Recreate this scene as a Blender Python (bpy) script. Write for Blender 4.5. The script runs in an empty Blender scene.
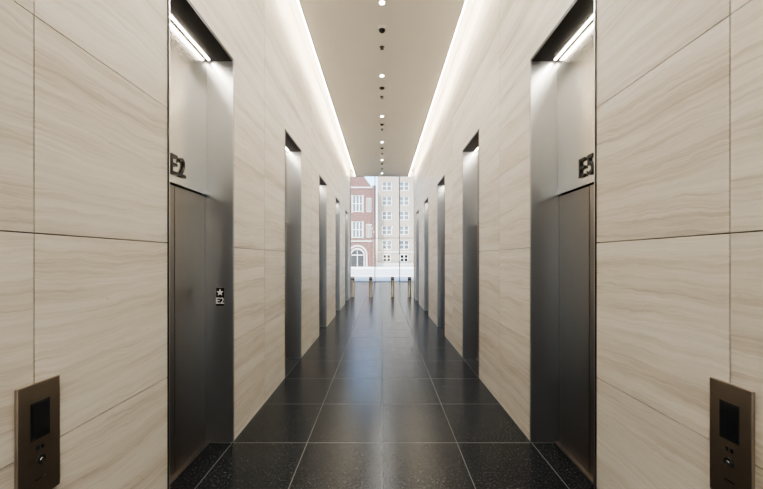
import bpy, math, random
from mathutils import Vector
random.seed(4)
sc = bpy.context.scene
sc.view_settings.view_transform = 'AgX'
try: sc.view_settings.look = 'AgX - Medium High Contrast'
except Exception: pass
sc.view_settings.exposure = 0.85

W, EYE, F = 1.30, 1.60, 380.0
PER, OPW, Y0 = 2.786, 1.007, 2.308
REC = 0.218
PMID = 1.42
ROWS = [0.0, 0.88, 1.695, 2.51, 3.325, 4.14, 5.22]
OPH = 3.325
HALL0, HALL1 = PMID-2*PER, 15.6
CEIL = 4.97
GLASS_Y = 26.0

# ---------------------------------------------------------------- nodes
class NT:
    def __init__(s, name):
        s.m = bpy.data.materials.new(name); s.m.use_nodes = True
        s.t = s.m.node_tree; s.b = s.t.nodes['Principled BSDF']
        s.out = s.t.nodes['Material Output']
    def n(s, typ, **kw):
        nd = s.t.nodes.new(typ)
        for k, v in kw.items():
            if k.startswith('i_'):
                nd.inputs[int(k[2:])].default_value = v
            else: setattr(nd, k, v)
        return nd
    def l(s, a, b): s.t.links.new(a, b)
    def math(s, op, a, b=None, c=None):
        nd = s.n('ShaderNodeMath', operation=op)
        for i, v in enumerate((a, b, c)):
            if v is None: continue
            if isinstance(v, (int, float)): nd.inputs[i].default_value = v
            else: s.l(v, nd.inputs[i])
        return nd.outputs[0]
    def xyz(s):
        tc = s.n('ShaderNodeTexCoord'); sp = s.n('ShaderNodeSeparateXYZ')
        s.l(tc.outputs['Object'], sp.inputs[0]); return sp.outputs
    def comb(s, a, b, c):
        nd = s.n('ShaderNodeCombineXYZ')
        for i, v in enumerate((a, b, c)):
            if isinstance(v, (int, float)): nd.inputs[i].default_value = v
            else: s.l(v, nd.inputs[i])
        return nd.outputs[0]
    def noise(s, vec, scale, detail=4, rough=.5, dist=0):
        nd = s.n('ShaderNodeTexNoise')
        nd.inputs['Scale'].default_value = scale; nd.inputs['Detail'].default_value = detail
        nd.inputs['Roughness'].default_value = rough; nd.inputs['Distortion'].default_value = dist
        if vec is not None: s.l(vec, nd.inputs['Vector'])
        return nd.outputs['Fac']
    def ramp(s, fac, stops):
        nd = s.n('ShaderNodeValToRGB'); r = nd.color_ramp
        while len(r.elements) < len(stops): r.elements.new(0.5)
        for e, (p, c) in zip(r.elements, stops):
            e.position = p; e.color = (c[0], c[1], c[2], 1)
        s.l(fac, nd.inputs[0]); return nd.outputs[0]
    def mix(s, fac, a, b, blend='MIX'):
        nd = s.n('ShaderNodeMix', data_type='RGBA', blend_type=blend)
        for i, v in ((0, fac), (6, a), (7, b)):
            if isinstance(v, (int, float)): nd.inputs[i].default_value = v
            elif isinstance(v, tuple): nd.inputs[i].default_value = (v[0], v[1], v[2], 1)
            else: s.l(v, nd.inputs[i])
        return nd.outputs[2]
    def bump(s, h, st, dist=.01):
        nd = s.n('ShaderNodeBump'); nd.inputs['Strength'].default_value = st
        nd.inputs['Distance'].default_value = dist
        s.l(h, nd.inputs['Height']); s.l(nd.outputs[0], s.b.inputs['Normal'])

def plain(name, col, rough=.5, metal=0, var=.06, scale=20):
    n = NT(name); tc = n.n('ShaderNodeTexCoord')
    f = n.noise(tc.outputs['Object'], scale, 3)
    c = n.ramp(f, [(.3, tuple(v*(1-var) for v in col)), (.7, tuple(min(1, v*(1+var)) for v in col))])
    n.l(c, n.b.inputs['Base Color'])
    n.b.inputs['Roughness'].default_value = rough; n.b.inputs['Metallic'].default_value = metal
    return n.m

def emis(name, col, st):
    n = NT(name)
    n.b.inputs['Base Color'].default_value = (.8, .8, .8, 1)
    n.b.inputs['Emission Color'].default_value = (*col, 1)
    n.b.inputs['Emission Strength'].default_value = st
    return n.m

def travertine():
    n = NT('travertine_stone'); x, y, z = n.xyz()
    iz = n.math('FLOOR', n.math('DIVIDE', n.math('SUBTRACT', z, .065), .815))
    iy = n.math('FLOOR', n.math('DIVIDE', n.math('SUBTRACT', y, PMID), PER))
    sx = n.math('SIGN', x)
    idv = n.comb(n.math('MULTIPLY', sx, 3.0), iy, iz)
    wn = n.n('ShaderNodeTexWhiteNoise', noise_dimensions='3D'); n.l(idv, wn.inputs['Vector'])
    rnd = wn.outputs['Value']; off = n.math('MULTIPLY', rnd, 40)
    tilt = n.math('MULTIPLY', n.math('MULTIPLY', n.math('SUBTRACT', rnd, .5), .02), y)
    v1 = n.comb(n.math('MULTIPLY', sx, 5), n.math('ADD', n.math('MULTIPLY', y, 1.2), off), n.math('ADD', n.math('MULTIPLY', z, 2.4), off))
    w = n.math('MULTIPLY', n.math('SUBTRACT', n.noise(v1, 1.0, 5, .6), .5), .15)
    z2 = n.math('ADD', n.math('ADD', z, w), tilt)
    va = n.comb(off, n.math('MULTIPLY', y, .30), n.math('MULTIPLY', z2, 8))
    vb = n.comb(off, n.math('MULTIPLY', y, .9), n.math('MULTIPLY', z2, 55))
    vc = n.comb(off, n.math('MULTIPLY', y, 4.0), n.math('MULTIPLY', z2, 180))
    a = n.noise(va, 1.0, 6, .6); b = n.noise(vb, 1.0, 5, .65); d = n.noise(vc, 1.0, 3, .6)
    m = n.math('ADD', n.math('ADD', n.math('MULTIPLY', a, .48), n.math('MULTIPLY', b, .32)), n.math('MULTIPLY', d, .20))
    c = n.ramp(m, [(.34, (.375, .325, .262)), (.43, (.515, .468, .395)), (.49, (.60, .560, .492)),
                   (.56, (.66, .628, .568)), (.66, (.715, .693, .645))])
    tone = n.math('ADD', .93, n.math('MULTIPLY', rnd, .12))
    c = n.mix(1.0, c, n.comb(tone, tone, tone), 'MULTIPLY')
    # tiny travertine pits elongated along the bedding
    pv = n.comb(off, n.math('MULTIPLY', y, 22), n.math('MULTIPLY', z2, 120))
    pit = n.math('GREATER_THAN', n.noise(pv, 1.0, 2, .5), .74)
    c = n.mix(n.math('MULTIPLY', pit, .45), c, (.40, .34, .28))
    n.l(c, n.b.inputs['Base Color'])
    n.b.inputs['Roughness'].default_value = .45
    n.b.inputs['Specular IOR Level'].default_value = .3
    n.bump(b, .06, .004)
    return n.m

def granite():
    n = NT('black_granite_floor'); x, y, z = n.xyz()
    def line(c, size, off, w):
        t = n.math('FRACT', n.math('DIVIDE', n.math('SUBTRACT', c, off), size))
        d = n.math('MINIMUM', t, n.math('SUBTRACT', 1.0, t))
        return n.math('LESS_THAN', d, w/size)
    lx = line(x, .65, 0.0, .0032); ly = line(y, .88, 3.30, .0044)
    g = n.math('MAXIMUM', lx, ly)
    tc = n.n('ShaderNodeTexCoord')
    s1 = n.noise(tc.outputs['Object'], 60, 4, .75); s2 = n.noise(tc.outputs['Object'], 3, 3, .5)
    ix = n.math('FLOOR', n.math('DIVIDE', x, .65)); iy = n.math('FLOOR', n.math('DIVIDE', n.math('SUBTRACT', y, 3.30), .88))
    wn = n.n('ShaderNodeTexWhiteNoise', noise_dimensions='3D'); n.l(n.comb(ix, iy, 0.0), wn.inputs['Vector'])
    c = n.ramp(s1, [(.38, (.003, .004, .005)), (.53, (.009, .0105, .012)), (.61, (.045, .049, .054)), (.70, (.12, .127, .135))])
    t = n.math('ADD', .75, n.math('MULTIPLY', wn.outputs['Value'], .6))
    c = n.mix(1.0, c, n.comb(t, t, t), 'MULTIPLY')
    c = n.mix(g, c, (.12, .12, .118))
    n.l(c, n.b.inputs['Base Color'])
    r = n.math('ADD', .215, n.math('MULTIPLY', s2, .05))
    r = n.math('ADD', r, n.math('MULTIPLY', n.math('SUBTRACT', s1, .5), .25))
    r = n.math('ADD', r, n.math('MULTIPLY', g, .35))
    n.l(r, n.b.inputs['Roughness'])
    n.b.inputs['Specular IOR Level'].default_value = .21
    n.b.inputs['Specular Tint'].default_value = (.86, .94, 1.0, 1)
    return n.m

def brushed(name, col, rough, vertical=True, var=.015):
    n = NT(name); x, y, z = n.xyz()
    v = n.comb(n.math('MULTIPLY', x, 300), n.math('MULTIPLY', y, 300), n.math('MULTIPLY', z, 2.5)) if vertical else \
        n.comb(n.math('MULTIPLY', x, 2), n.math('MULTIPLY', y, 2), n.math('MULTIPLY', z, 300))
    f = n.noise(v, 1.0, 3, .6)
    c = n.ramp(f, [(.3, tuple(k*(1-var) for k in col)), (.7, tuple(k*(1+var) for k in col))])
    n.l(c, n.b.inputs['Base Color'])
    n.b.inputs['Metallic'].default_value = 1.0
    n.b.inputs['Roughness'].default_value = rough
    return n.m

def brick(name, c1, c2, mortar, scale):
    n = NT(name); x, y, z = n.xyz()
    bt = n.n('ShaderNodeTexBrick')
    bt.inputs['Color1'].default_value = (*c1, 1); bt.inputs['Color2'].default_value = (*c2, 1)
    bt.inputs['Mortar'].default_value = (*mortar, 1); bt.inputs['Scale'].default_value = scale
    bt.inputs['Mortar Size'].default_value = .01
    n.l(n.comb(x, z, 0.0), bt.inputs['Vector'])
    n.l(bt.outputs['Color'], n.b.inputs['Base Color']); n.b.inputs['Roughness'].default_value = .9
    return n.m

def glassmat():
    n = NT('clear_glazing')
    tr = n.n('ShaderNodeBsdfTransparent'); tr.inputs[0].default_value = (.93, .96, .97, 1)
    gl = n.n('ShaderNodeBsdfGlossy'); gl.inputs['Roughness'].default_value = .02
    fr = n.n('ShaderNodeFresnel'); fr.inputs[0].default_value = 1.45
    mx = n.n('ShaderNodeMixShader')
    n.l(fr.outputs[0], mx.inputs[0]); n.l(tr.outputs[0], mx.inputs[1]); n.l(gl.outputs[0], mx.inputs[2])
    n.l(mx.outputs[0], n.out.inputs[0]); return n.m

M_STONE = travertine(); M_FLOOR = granite()
M_BACK = plain('joint_shadow_backing', (.10, .08, .06), .9)
M_PLASTER = plain('ceiling_plaster', (.90, .89, .86), .8, var=.01, scale=3)
M_WHITE = plain('white_paint', (.78, .77, .75), .7, var=.02, scale=3)
M_STEEL = brushed('brushed_steel', (.60, .58, .545), .27)
M_JAMB = brushed('brushed_steel_jamb', (.48, .50, .53), .29)
M_DOOR = brushed('dark_brushed_steel', (.28, .248, .222), .32)
M_DARK = plain('dark_bronze_trim', (.03, .027, .025), .4, .6)
M_BLACK = plain('black_gap', (.01, .01, .01), .6)
M_BRONZE = brushed('bronze_plate', (.38, .325, .27), .30, False)
M_BRASS = brushed('brass', (.36, .32, .25), .38)
M_SCREEN = plain('dark_screen', (.012, .013, .016), .12)
M_LABEL = plain('white_enamel', (.8, .8, .8), .5)
M_LETTER = plain('black_letters', (.012, .011, .010), .4, .2)
M_CHROME = plain('chrome', (.7, .68, .65), .15, 1)
M_FIX = plain('grey_fixture', (.05, .05, .05), .4)
M_COVE = emis('cove_led', (1.0, .87, .68), 38)
M_LED = emis('soffit_led', (1.0, .89, .72), 38)
M_DOWN = emis('downlight_lens', (1.0, .93, .84), 30)
M_GLASS = glassmat()
M_MULL = plain('mullion_aluminium', (.25, .26, .27), .4, .8)
M_RED = brick('red_brick', (.125, .062, .052), (.095, .048, .042), (.16, .13, .115), 3)  # red toned down, distance haze is put into the brick colour
M_BEIGE = brick('tan_brick', (.26, .22, .178), (.21, .18, .145), (.30, .265, .23), 3)
M_LIME = plain('limestone', (.40, .385, .36), .85, var=.08, scale=2)
M_WFRAME = plain('window_frame_white', (.75, .75, .74), .5)
M_WGLASS = plain('window_dark_glass', (.07, .085, .10), .08)
M_ASPH = plain('asphalt', (.42, .42, .42), .9, var=.1, scale=3)
M_WALK = plain('concrete_sidewalk', (.68, .67, .66), .9, var=.05, scale=2)
M_IRON = plain('black_iron', (.015, .015, .015), .5)

# ---------------------------------------------------------------- mesh builder
class MB:
    def __init__(s): s.v = []; s.f = []; s.mi = []; s.mats = []; s.sm = []
    def mid(s, m):
        if m not in s.mats: s.mats.append(m)
        return s.mats.index(m)
    def box(s, x0, x1, y0, y1, z0, z1, m):
        x0, x1 = sorted((x0, x1)); y0, y1 = sorted((y0, y1)); z0, z1 = sorted((z0, z1))
        b = len(s.v)
        s.v += [(x0,y0,z0),(x1,y0,z0),(x1,y1,z0),(x0,y1,z0),(x0,y0,z1),(x1,y0,z1),(x1,y1,z1),(x0,y1,z1)]
        for f in ((0,3,2,1),(4,5,6,7),(0,1,5,4),(1,2,6,5),(2,3,7,6),(3,0,4,7)):
            s.f.append([b+i for i in f]); s.mi.append(s.mid(m)); s.sm.append(False)
    def lathe(s, c, axis, prof, m, n=24):
        ax = Vector(axis).normalized()
        u = ax.orthogonal().normalized(); w = ax.cross(u); c = Vector(c)
        b = len(s.v)
        for r, h in prof:
            for i in range(n):
                a = 2*math.pi*i/n
                s.v.append(tuple(c+ax*h+(u*math.cos(a)+w*math.sin(a))*r))
        for k in range(len(prof)-1):
            for i in range(n):
                j = (i+1) % n
                s.f.append([b+k*n+i, b+k*n+j, b+(k+1)*n+j, b+(k+1)*n+i]); s.mi.append(s.mid(m)); s.sm.append(True)
        s.f.append([b+i for i in range(n)][::-1]); s.mi.append(s.mid(m)); s.sm.append(False)
        s.f.append([b+(len(prof)-1)*n+i for i in range(n)]); s.mi.append(s.mid(m)); s.sm.append(False)
    def poly(s, pts, m):
        b = len(s.v); s.v += [tuple(p) for p in pts]
        s.f.append(list(range(b, b+len(pts)))); s.mi.append(s.mid(m)); s.sm.append(False)
    def prism(s, pts, d, m):
        d = Vector(d); p2 = [tuple(Vector(p)+d) for p in pts]; n = len(pts)
        s.poly(pts, m); s.poly(p2[::-1], m)
        for i in range(n):
            j = (i+1) % n
            s.poly([pts[i], p2[i], p2[j], pts[j]], m)
    def make(s, name, parent=None, bevel=0):
        me = bpy.data.meshes.new(name); me.from_pydata(s.v, [], s.f)
        for m in s.mats: me.materials.append(m)
        for p, i, k in zip(me.polygons, s.mi, s.sm): p.material_index = i; p.use_smooth = k
        me.update()
        o = bpy.data.objects.new(name, me); sc.collection.objects.link(o)
        if parent: o.parent = parent
        if bevel:
            b = o.modifiers.new('bevel', 'BEVEL'); b.width = bevel; b.segments = 2; b.limit_method = 'ANGLE'
        return o

def empty(name, loc=(0,0,0)):
    e = bpy.data.objects.new(name, None); sc.collection.objects.link(e); e.location = loc
    e.empty_display_size = .1; return e
def par(o, p):
    o.parent = p; o.matrix_parent_inverse = p.matrix_basis.inverted()
def text(name, body, size, loc, rot, m, parent, ext=.006, off=.0, sp=1.0):
    c = bpy.data.curves.new(name, 'FONT'); c.body = body; c.size = size
    c.align_x = 'CENTER'; c.align_y = 'CENTER'; c.extrude = ext; c.offset = off; c.space_character = sp
    c.materials.append(m)
    o = bpy.data.objects.new(name, c); sc.collection.objects.link(o)
    o.location = loc; o.rotation_euler = rot; par(o, parent); return o

openings = [Y0+PER*i for i in range(-2, 5)]
openings = [y for y in openings if y > HALL0]

# ---------------------------------------------------------------- hall walls
G = .0030
for s, nm in ((-1, 'wall_left'), (1, 'wall_right')):
    b = MB()
    mids = [PMID+PER*i for i in range(-2, 6)]
    for i in range(len(mids)-1):
        a0, a1 = mids[i], min(mids[i+1], HALL1)
        ops = [y for y in openings if a0 < y < a1]
        for k in range(len(ROWS)-1):
            z0, z1 = ROWS[k]+G*.8, ROWS[k+1]-G*.8
            if k == 0: z0 = 0
            if ops and ROWS[k+1] <= OPH+.001:
                segs = [(a0+G, ops[0]), (ops[0]+OPW, a1-G)]
            else: segs = [(a0+G, a1-G)]
            for (p, q) in segs:
                if q-p > .02: b.box(s*W, s*(W+.03), p, q, z0, z1, M_STONE)
        for (p, q, z0, z1) in ([(a0, ops[0], 0, ROWS[-1]), (ops[0]+OPW, a1, 0, ROWS[-1]), (ops[0], ops[0]+OPW, OPH, ROWS[-1])] if ops else [(a0, a1, 0, ROWS[-1])]):
            if q-p > .01: b.box(s*(W+.031), s*(W+.30), p+.001, q-.001, z0+.001, z1, M_BACK)
    b.box(s*(W+.0), s*(W+.6), HALL1+.002, HALL1+.03, 0, 5.2, M_STONE)
    b.box(s*(W+.34), s*(W+.44), HALL0, HALL1, 0, 5.4, M_BACK)
    b.make(nm)

# ---------------------------------------------------------------- floor
b = MB(); b.box(-12, 12, -16, GLASS_Y+.1, -.2, 0, M_FLOOR); b.make('floor')

# ---------------------------------------------------------------- ceiling
b = MB()
b.box(-1.094, 1.094, HALL0, HALL1, CEIL, CEIL+.05, M_PLASTER)
b.box(-W-.44, W+.44, HALL0, HALL1, 5.225, 5.4, M_PLASTER)
b.box(-1.02, 1.02, HALL0, HALL1, CEIL+.05, 5.225, M_PLASTER)
b.make('ceiling')
cl = empty('cove_light', (0, 5, 5.0))
b = MB()
for s in (-1, 1):
    b.box(s*1.0945, s*1.108, HALL0+.05, HALL1-.05, CEIL+.002, CEIL+.045, M_COVE)
par(b.make('led_strips'), cl)

# downlights
dl = [5.0+2.0*i for i in range(-4, 6)]
for y in dl:
    e = empty('recessed_downlight', (0, y, CEIL))
    b = MB(); b.lathe((0, y, CEIL+.0), (0, 0, -1), [(.052, .0005), (.052, .006), (.040, .008), (.040, .002)], M_WHITE)
    b.lathe((0, y, CEIL), (0, 0, -1), [(.032, .002), (.032, .0095)], M_DOWN)
    par(b.make('lens_and_trim'), e)
    l = bpy.data.lights.new('lamp', 'SPOT'); l.energy = 60; l.spot_size = math.radians(155); l.spot_blend = .6
    l.shadow_soft_size = .05; l.color = (1.0, .96, .90)
    lo = bpy.data.objects.new('lamp', l); sc.collection.objects.link(lo); lo.location = (0, y, CEIL-.03); par(lo, e)
for y in (5.55, 9.45):
    b = MB(); b.lathe((0, y, CEIL-.0005), (0, 0, -1), [(.07, 0), (.07, .02), (.055, .03)], M_WHITE)
    b.lathe((0, y, CEIL), (0, 0, -1), [(.048, .03), (.045, .05), (.03, .066), (.01, .073)], M_SCREEN)
    b.make('dome_security_camera')
for y in (6.05, 7.9, 9.9, 12.2, 14.2):
    b = MB(); b.lathe((0, y, CEIL-.0005), (0, 0, -1), [(.038, 0), (.038, .006), (.014, .008), (.014, .03), (.028, .032), (.028, .038)], M_FIX)
    b.make('fire_sprinkler')
for y in (7.5, 11.6, 13.5):
    b = MB(); b.lathe((0, y, CEIL-.0005), (0, 0, -1), [(.05, 0), (.05, .012), (.042, .024), (.025, .032)], M_FIX)
    b.make('smoke_detector')

# ---------------------------------------------------------------- elevators
def elevator(s, y0, label, marker):
    y1 = y0+OPW; e = empty('elevator', (s*W, (y0+y1)/2, 0))
    xd = W+REC
    b = MB()
    t = .014
    b.box(s*(W-.006), s*(xd+.06), y0, y0+t, 0, OPH, M_JAMB)
    b.box(s*(W-.006), s*(xd+.06), y1-t, y1, 0, OPH, M_JAMB)
    b.box(s*(W-.006), s*(xd+.06), y0+t, y1-t, OPH-t, OPH, M_DARK)
    par(b.make('portal_frame', bevel=.0015), e)
    b = MB()
    for yy in (y0-.006, y1): b.box(s*(W-.007), s*(W+.02), yy, yy+.006, 0, OPH+.007, M_DARK)
    b.box(s*(W-.007), s*(W+.02), y0, y1, OPH, OPH+.012, M_DARK)
    par(b.make('edge_trim'), e)
    b = MB(); b.box(s*xd, s*(xd+.05), y0+t+.002, y1-t-.002, 2.15, OPH-t-.002, M_STEEL)
    par(b.make('transom_panel', bevel=.002), e)
    b = MB(); ym = (y0+y1)/2
    b.box(s*(xd+.016), s*(xd+.05), y0+t+.002, ym-.004, .012, 2.138, M_DOOR)
    b.box(s*(xd+.016), s*(xd+.05), ym+.004, y1-t-.002, .012, 2.138, M_DOOR)
    par(b.make('door_leaves', bevel=.002), e)
    b = MB(); b.box(s*(xd+.052), s*(xd+.10), y0, y1, 0, OPH, M_BLACK)
    b.box(s*(xd-.02), s*(xd+.052), y0+t, y1-t, .0, .009, M_DOOR)
    par(b.make('sill_and_back'), e)
    b = MB(); b.box(s*(xd-.036), s*(xd-.022), y0+.04, y1-.05, OPH-t-.006, OPH-t-.001, M_LED)
    par(b.make('soffit_led'), e)
    rz = math.pi/2 if s < 0 else -math.pi/2
    text('floor_number_sign', label, .205, (s*(xd-.009), ym, 2.275), (math.pi/2, 0, rz), M_LETTER, e, .005, .002, 1.15)
    if marker:
        x = s*1.405; yy = y1-t-.004
        b = MB(); b.box(x-.034, x+.034, yy, yy+.003, 1.19, 1.345, M_LETTER)
        pts = []
        for k in range(10):
            r = .032 if k % 2 == 0 else .015; a = math.pi/2+k*math.pi/5
            pts.append((x+r*math.cos(a), yy-.002, 1.305+r*math.sin(a)))
        b.prism(pts, (0, .002, 0), M_LABEL)
        par(b.make('braille_plate'), e)
        text('braille_label', label, .075, (x, yy-.003, 1.232), (math.pi/2, 0, 0), M_LABEL, e, .001, .001)

LL = ['E11', 'E1', 'E2', 'E3', 'E7', 'E8', 'E9']; LR = ['E12', 'E4', 'E5', 'E6', 'E10', 'E13', 'E14']
for i, y in enumerate(openings):
    elevator(-1, y, LL[i], i < 3)
    elevator(1, y, LR[i], False)

# ---------------------------------------------------------------- call panels
for s in (-1, 1):
    y0, y1 = (1.342, 1.520) if s < 0 else (1.322, 1.494)
    z0, z1 = .70, 1.135; yc = (y0+y1)/2
    e = empty('elevator_call_panel', (s*W, yc, (z0+z1)/2))
    b = MB(); b.box(s*(W-.013), s*(W-.0005), y0, y1, z0, z1, M_BRONZE); par(b.make('face_plate', bevel=.002), e)
    b = MB(); b.box(s*(W-.0145), s*(W-.012), yc-.04, yc+.04, .925, 1.065, M_BLACK)
    b.box(s*(W-.016), s*(W-.013), yc-.035, yc+.035, .932, 1.058, M_SCREEN); par(b.make('touch_screen'), e)
    b = MB(); b.lathe((s*(W-.013), yc, .845), (-s, 0, 0), [(.018, 0), (.018, .006), (.015, .007), (.015, .003)], M_BLACK)
    b.lathe((s*(W-.013), yc, .845), (-s, 0, 0), [(.007, 0), (.007, .007), (.005, .009)], M_CHROME)
    par(b.make('call_button'), e)
    b = MB()
    for dy in (-.016, .004):
        b.box(s*(W-.0142), s*(W-.013), yc+dy, yc+dy+.012, .883, .898, M_SCREEN)
    b.box(s*(W-.0142), s*(W-.013), yc-.02, yc+.02, .772, .777, M_SCREEN)
    par(b.make('pictograms'), e)

# ---------------------------------------------------------------- lobby shell
LH = 8.2
b = MB()
b.box(-12, -W-.6, HALL1, HALL1+.03, 0, LH, M_STONE); b.box(-W-.6, -W-.44, HALL1-.1, HALL1, 0, LH, M_BACK)
b.box(-12, -W-.45, HALL1-.1, HALL1-.001, 0, LH, M_BACK); b.make('wall_lobby_left')
b = MB()
b.box(12, W+.6, HALL1, HALL1+.03, 0, LH, M_STONE)
b.box(12, W+.45, HALL1-.1, HALL1-.001, 0, LH, M_BACK); b.make('wall_lobby_right')
b = MB(); b.box(-W-.6, W+.6, HALL1, HALL1+.03, 5.2, LH, M_STONE)
b.box(-1.3, 1.3, HALL1-.001, HALL1+.03, CEIL, 5.2, M_PLASTER); b.make('wall_lobby_header')
b = MB(); b.box(-12.2, -12, HALL1, GLASS_Y, 0, LH, M_WHITE); b.make('wall_lobby_west')
b = MB(); b.box(12, 12.2, HALL1, GLASS_Y, 0, LH, M_WHITE); b.make('wall_lobby_east')
b = MB(); b.box(-12.2, 12.2, HALL1-.1, GLASS_Y+.3, LH, LH+.3, M_WHITE); b.make('ceiling_lobby')
def curtain(name, y, h, xs):
    b = MB(); b.box(-12, 12, y-.01, y+.01, 0, h, M_GLASS)
    for x in xs: b.box(x-.03, x+.03, y-.08, y+.08, 0, h, M_MULL)
    for z in (.04, 3.0, h-.05): b.box(-12, 12, y-.05, y+.05, z-.02, z+.02, M_MULL)
    return b.make(name)
curtain('window_1', GLASS_Y, LH, [-.48+1.68*k for k in range(-6, 8)])
b = MB()
b.box(-12, -W-.03, HALL0-.03, HALL0, 0, 5.4, M_STONE); b.box(12, W+.03, HALL0-.03, HALL0, 0, 5.4, M_STONE)
b.make('wall_rear')
b = MB(); b.box(-12.2, -12, -16, HALL0, 0, 5.4, M_WHITE); b.box(12, 12.2, -16, HALL0, 0, 5.4, M_WHITE); b.make('wall_rear_sides')
b = MB(); b.box(-12.2, 12.2, -16.2, HALL0, 5.0, 5.4, M_WHITE); b.make('ceiling_rear')
curtain('window_rear_fill', -16, 5.0, [-12+1.6*k for k in range(16)])  # unseen glazing behind the camera, added to let in daylight fill

# ---------------------------------------------------------------- bollards
for x in (-1.22, -.47, .44, 1.15):
    b = MB(); b.lathe((x, 15.9, 0), (0, 0, 1), [(.10, 0), (.10, .012), (.075, .016), (.075, .80), (.07, .83), (.05, .845), (.02, .85)], M_BRASS, 28)
    b.lathe((x, 15.9, 0), (0, 0, 1), [(.0765, .70), (.0765, .74)], M_DARK, 28)
    b.make('brass_bollard')

# ---------------------------------------------------------------- street
b = MB(); b.box(-80, 80, GLASS_Y+.1, 36, -.25, -.01, M_WALK); b.make('sidewalk')
b = MB(); b.box(-80, 80, 36, 64, -.3, -.13, M_ASPH); b.make('street_road')
b = MB(); b.box(-80, 80, 64, 78, -.25, .0, M_WALK); b.make('sidewalk')
b = MB(); b.box(-80, 80, -80, -16.2, -.25, -.02, M_WALK); b.make('rear_plaza_ground')

def window_unit(b, xc, z0, w, h, yf, lintel=True, panes=2):
    b.box(xc-w/2, xc+w/2, yf+.10, yf+.14, z0, z0+h, M_WGLASS)
    t = .09
    b.box(xc-w/2, xc-w/2+t, yf-.02, yf+.10, z0, z0+h, M_WFRAME); b.box(xc+w/2-t, xc+w/2, yf-.02, yf+.10, z0, z0+h, M_WFRAME)
    b.box(xc-w/2, xc+w/2, yf-.02, yf+.10, z0+h-t, z0+h, M_WFRAME); b.box(xc-w/2, xc+w/2, yf-.02, yf+.10, z0, z0+t, M_WFRAME)
    b.box(xc-w/2, xc+w/2, yf-.01, yf+.10, z0+h*.5-.04, z0+h*.5+.04, M_WFRAME)
    for k in range(1, panes): b.box(xc-w/2+w*k/panes-.06, xc-w/2+w*k/panes+.06, yf-.01, yf+.10, z0, z0+h, M_WFRAME)
    if lintel:
        b.box(xc-w/2-.15, xc+w/2+.15, yf-.08, yf+.05, z0-.16, z0, M_LIME)
        b.box(xc-w/2-.15, xc+w/2+.15, yf-.05, yf+.05, z0+h, z0+h+.25, M_LIME)

def facade(b, x0, x1, z1, yf, cols, rows, w, h, mat):
    xs = sorted(cols)
    zcur = 0
    for z in rows:
        b.box(x0, x1, yf, yf+.4, zcur, z, mat)
        xc = x0
        for c in xs:
            b.box(xc, c-w/2, yf, yf+.4, z, z+h, mat); xc = c+w/2
        b.box(xc, x1, yf, yf+.4, z, z+h, mat); zcur = z+h
    b.box(x0, x1, yf, yf+.4, zcur, z1, mat)
    b.box(x0, x1, yf+.4, yf+10, 0, z1, mat)

YB = 75.0
b = MB(); cols = [.95+3.4*k for k in range(0, 8)]; rows = [3.4+2.9*k for k in range(0, 9)]
facade(b, -.9, 27.5, 32, YB, cols, rows, 1.9, 1.75, M_BEIGE)
for z in rows:
    for c in cols: window_unit(b, c, z, 1.9, 1.75, YB+.1)
for c in cols: window_unit(b, c, .9, 1.6, 1.5, YB-.1, False)
b.box(-.9, 27.5, YB-.06, YB, 0, .7, M_LIME); b.box(-.9, 27.5, YB-.12, YB, 2.75, 3.0, M_LIME)
b.box(-.9, 27.5, YB-.3, YB+.2, 31.6, 32.4, M_LIME)
b.make('apartment_building')

YR = 73.0
b = MB(); colr = [-4.7-4.2*k for k in range(0, 6)]; rowr = [5.6, 10.6]
facade(b, -28, -1.3, 15.4, YR, colr, rowr, 1.9, 3.1, M_RED)
for z in rowr:
    for c in colr:
        window_unit(b, c, z, 1.9, 3.1, YR+.1, True, 3)
        for q in (-1.05, 1.05): b.box(c+q-.11, c+q+.11, YR-.08, YR+.05, z-.2, z+3.2, M_LIME)
    for c in (-2.5,):
        b.box(c-.45, c+.45, YR-.06, YR, z-.05, z+2.6, M_LIME)
        b.box(c-.32, c+.32, YR-.09, YR-.06, z+.1, z+2.45, M_WGLASS)
        b.box(c-.03, c+.03, YR-.11, YR-.09, z+.1, z+2.45, M_WFRAME)
for z in (4.8, 15.1): b.box(-28, -1.3, YR-.15, YR, z, z+.25, M_LIME)
for x in (-1.5, -7.0): b.box(x-.35, x+.35, YR-.3, YR, 0, 15.6, M_RED)
cx = -4.7
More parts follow.
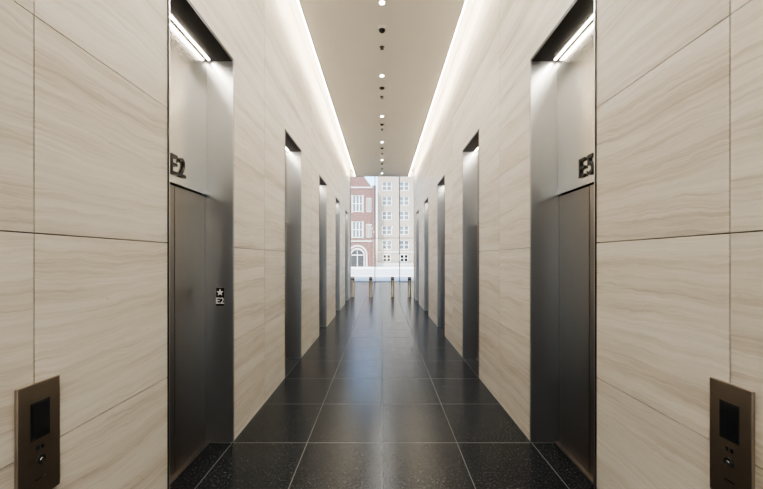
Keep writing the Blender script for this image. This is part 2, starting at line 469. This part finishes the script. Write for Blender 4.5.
def arch(r, base, y, d, m):
    pts = [(cx-r, y, 0), (cx+r, y, 0)]
    pts += [(cx+r*math.cos(a), y, base+r*math.sin(a)) for a in [math.pi*k/16 for k in range(17)]]
    b.prism(pts, (0, d, 0), m)
arch(1.9, 2.3, YR-.30, .3, M_LIME); arch(1.6, 2.3, YR-.36, .06, M_RED); arch(1.4, 2.2, YR-.42, .06, M_LIME); arch(1.2, 2.1, YR-.45, .03, M_IRON)
b.box(cx-.04, cx+.04, YR-.49, YR-.45, 0, 3.1, M_WFRAME); b.box(cx-1.05, cx+1.05, YR-.49, YR-.45, 2.2, 2.3, M_WFRAME)
b.prism([(-7.4, YR, 15.4), (-2.0, YR, 15.4), (-4.7, YR, 19.0)], (0, .5, 0), M_RED)
b.make('brick_church_building')
b = MB()
for k in range(0, 90):
    x = -1.0+.3*k; b.box(x-.025, x+.025, 71.5, 71.55, 0, 1.25, M_IRON)
b.box(-1, 26, 71.49, 71.56, .15, .22, M_IRON); b.box(-1, 26, 71.49, 71.56, 1.1, 1.17, M_IRON)
b.make('iron_fence')

# ---------------------------------------------------------------- light
w = bpy.data.worlds.new('sky'); sc.world = w; w.use_nodes = True
nt = w.node_tree; bg = nt.nodes['Background']
sky = nt.nodes.new('ShaderNodeTexSky'); sky.sky_type = 'NISHITA'; sky.sun_disc = False
sky.sun_elevation = math.radians(45); sky.sun_rotation = math.radians(150); sky.altitude = 50
sky.dust_density = 2.0
nt.links.new(sky.outputs[0], bg.inputs[0]); bg.inputs[1].default_value = .6
l = bpy.data.lights.new('sun', 'SUN'); l.energy = 8.0; l.angle = math.radians(.6); l.color = (1, .96, .9)
so = bpy.data.objects.new('sun', l); sc.collection.objects.link(so)
so.rotation_euler = (math.radians(48), 0, math.radians(-35))

# ---------------------------------------------------------------- camera
c = bpy.data.cameras.new('camera'); c.sensor_width = 36; c.lens = F/763*36; c.shift_y = 14.0/763; c.shift_x = -.5/763
c.clip_end = 500; c.clip_start = .05
co = bpy.data.objects.new('camera', c); sc.collection.objects.link(co)
co.location = (0, 0, EYE); co.rotation_euler = (math.pi/2, 0, 0); sc.camera = co
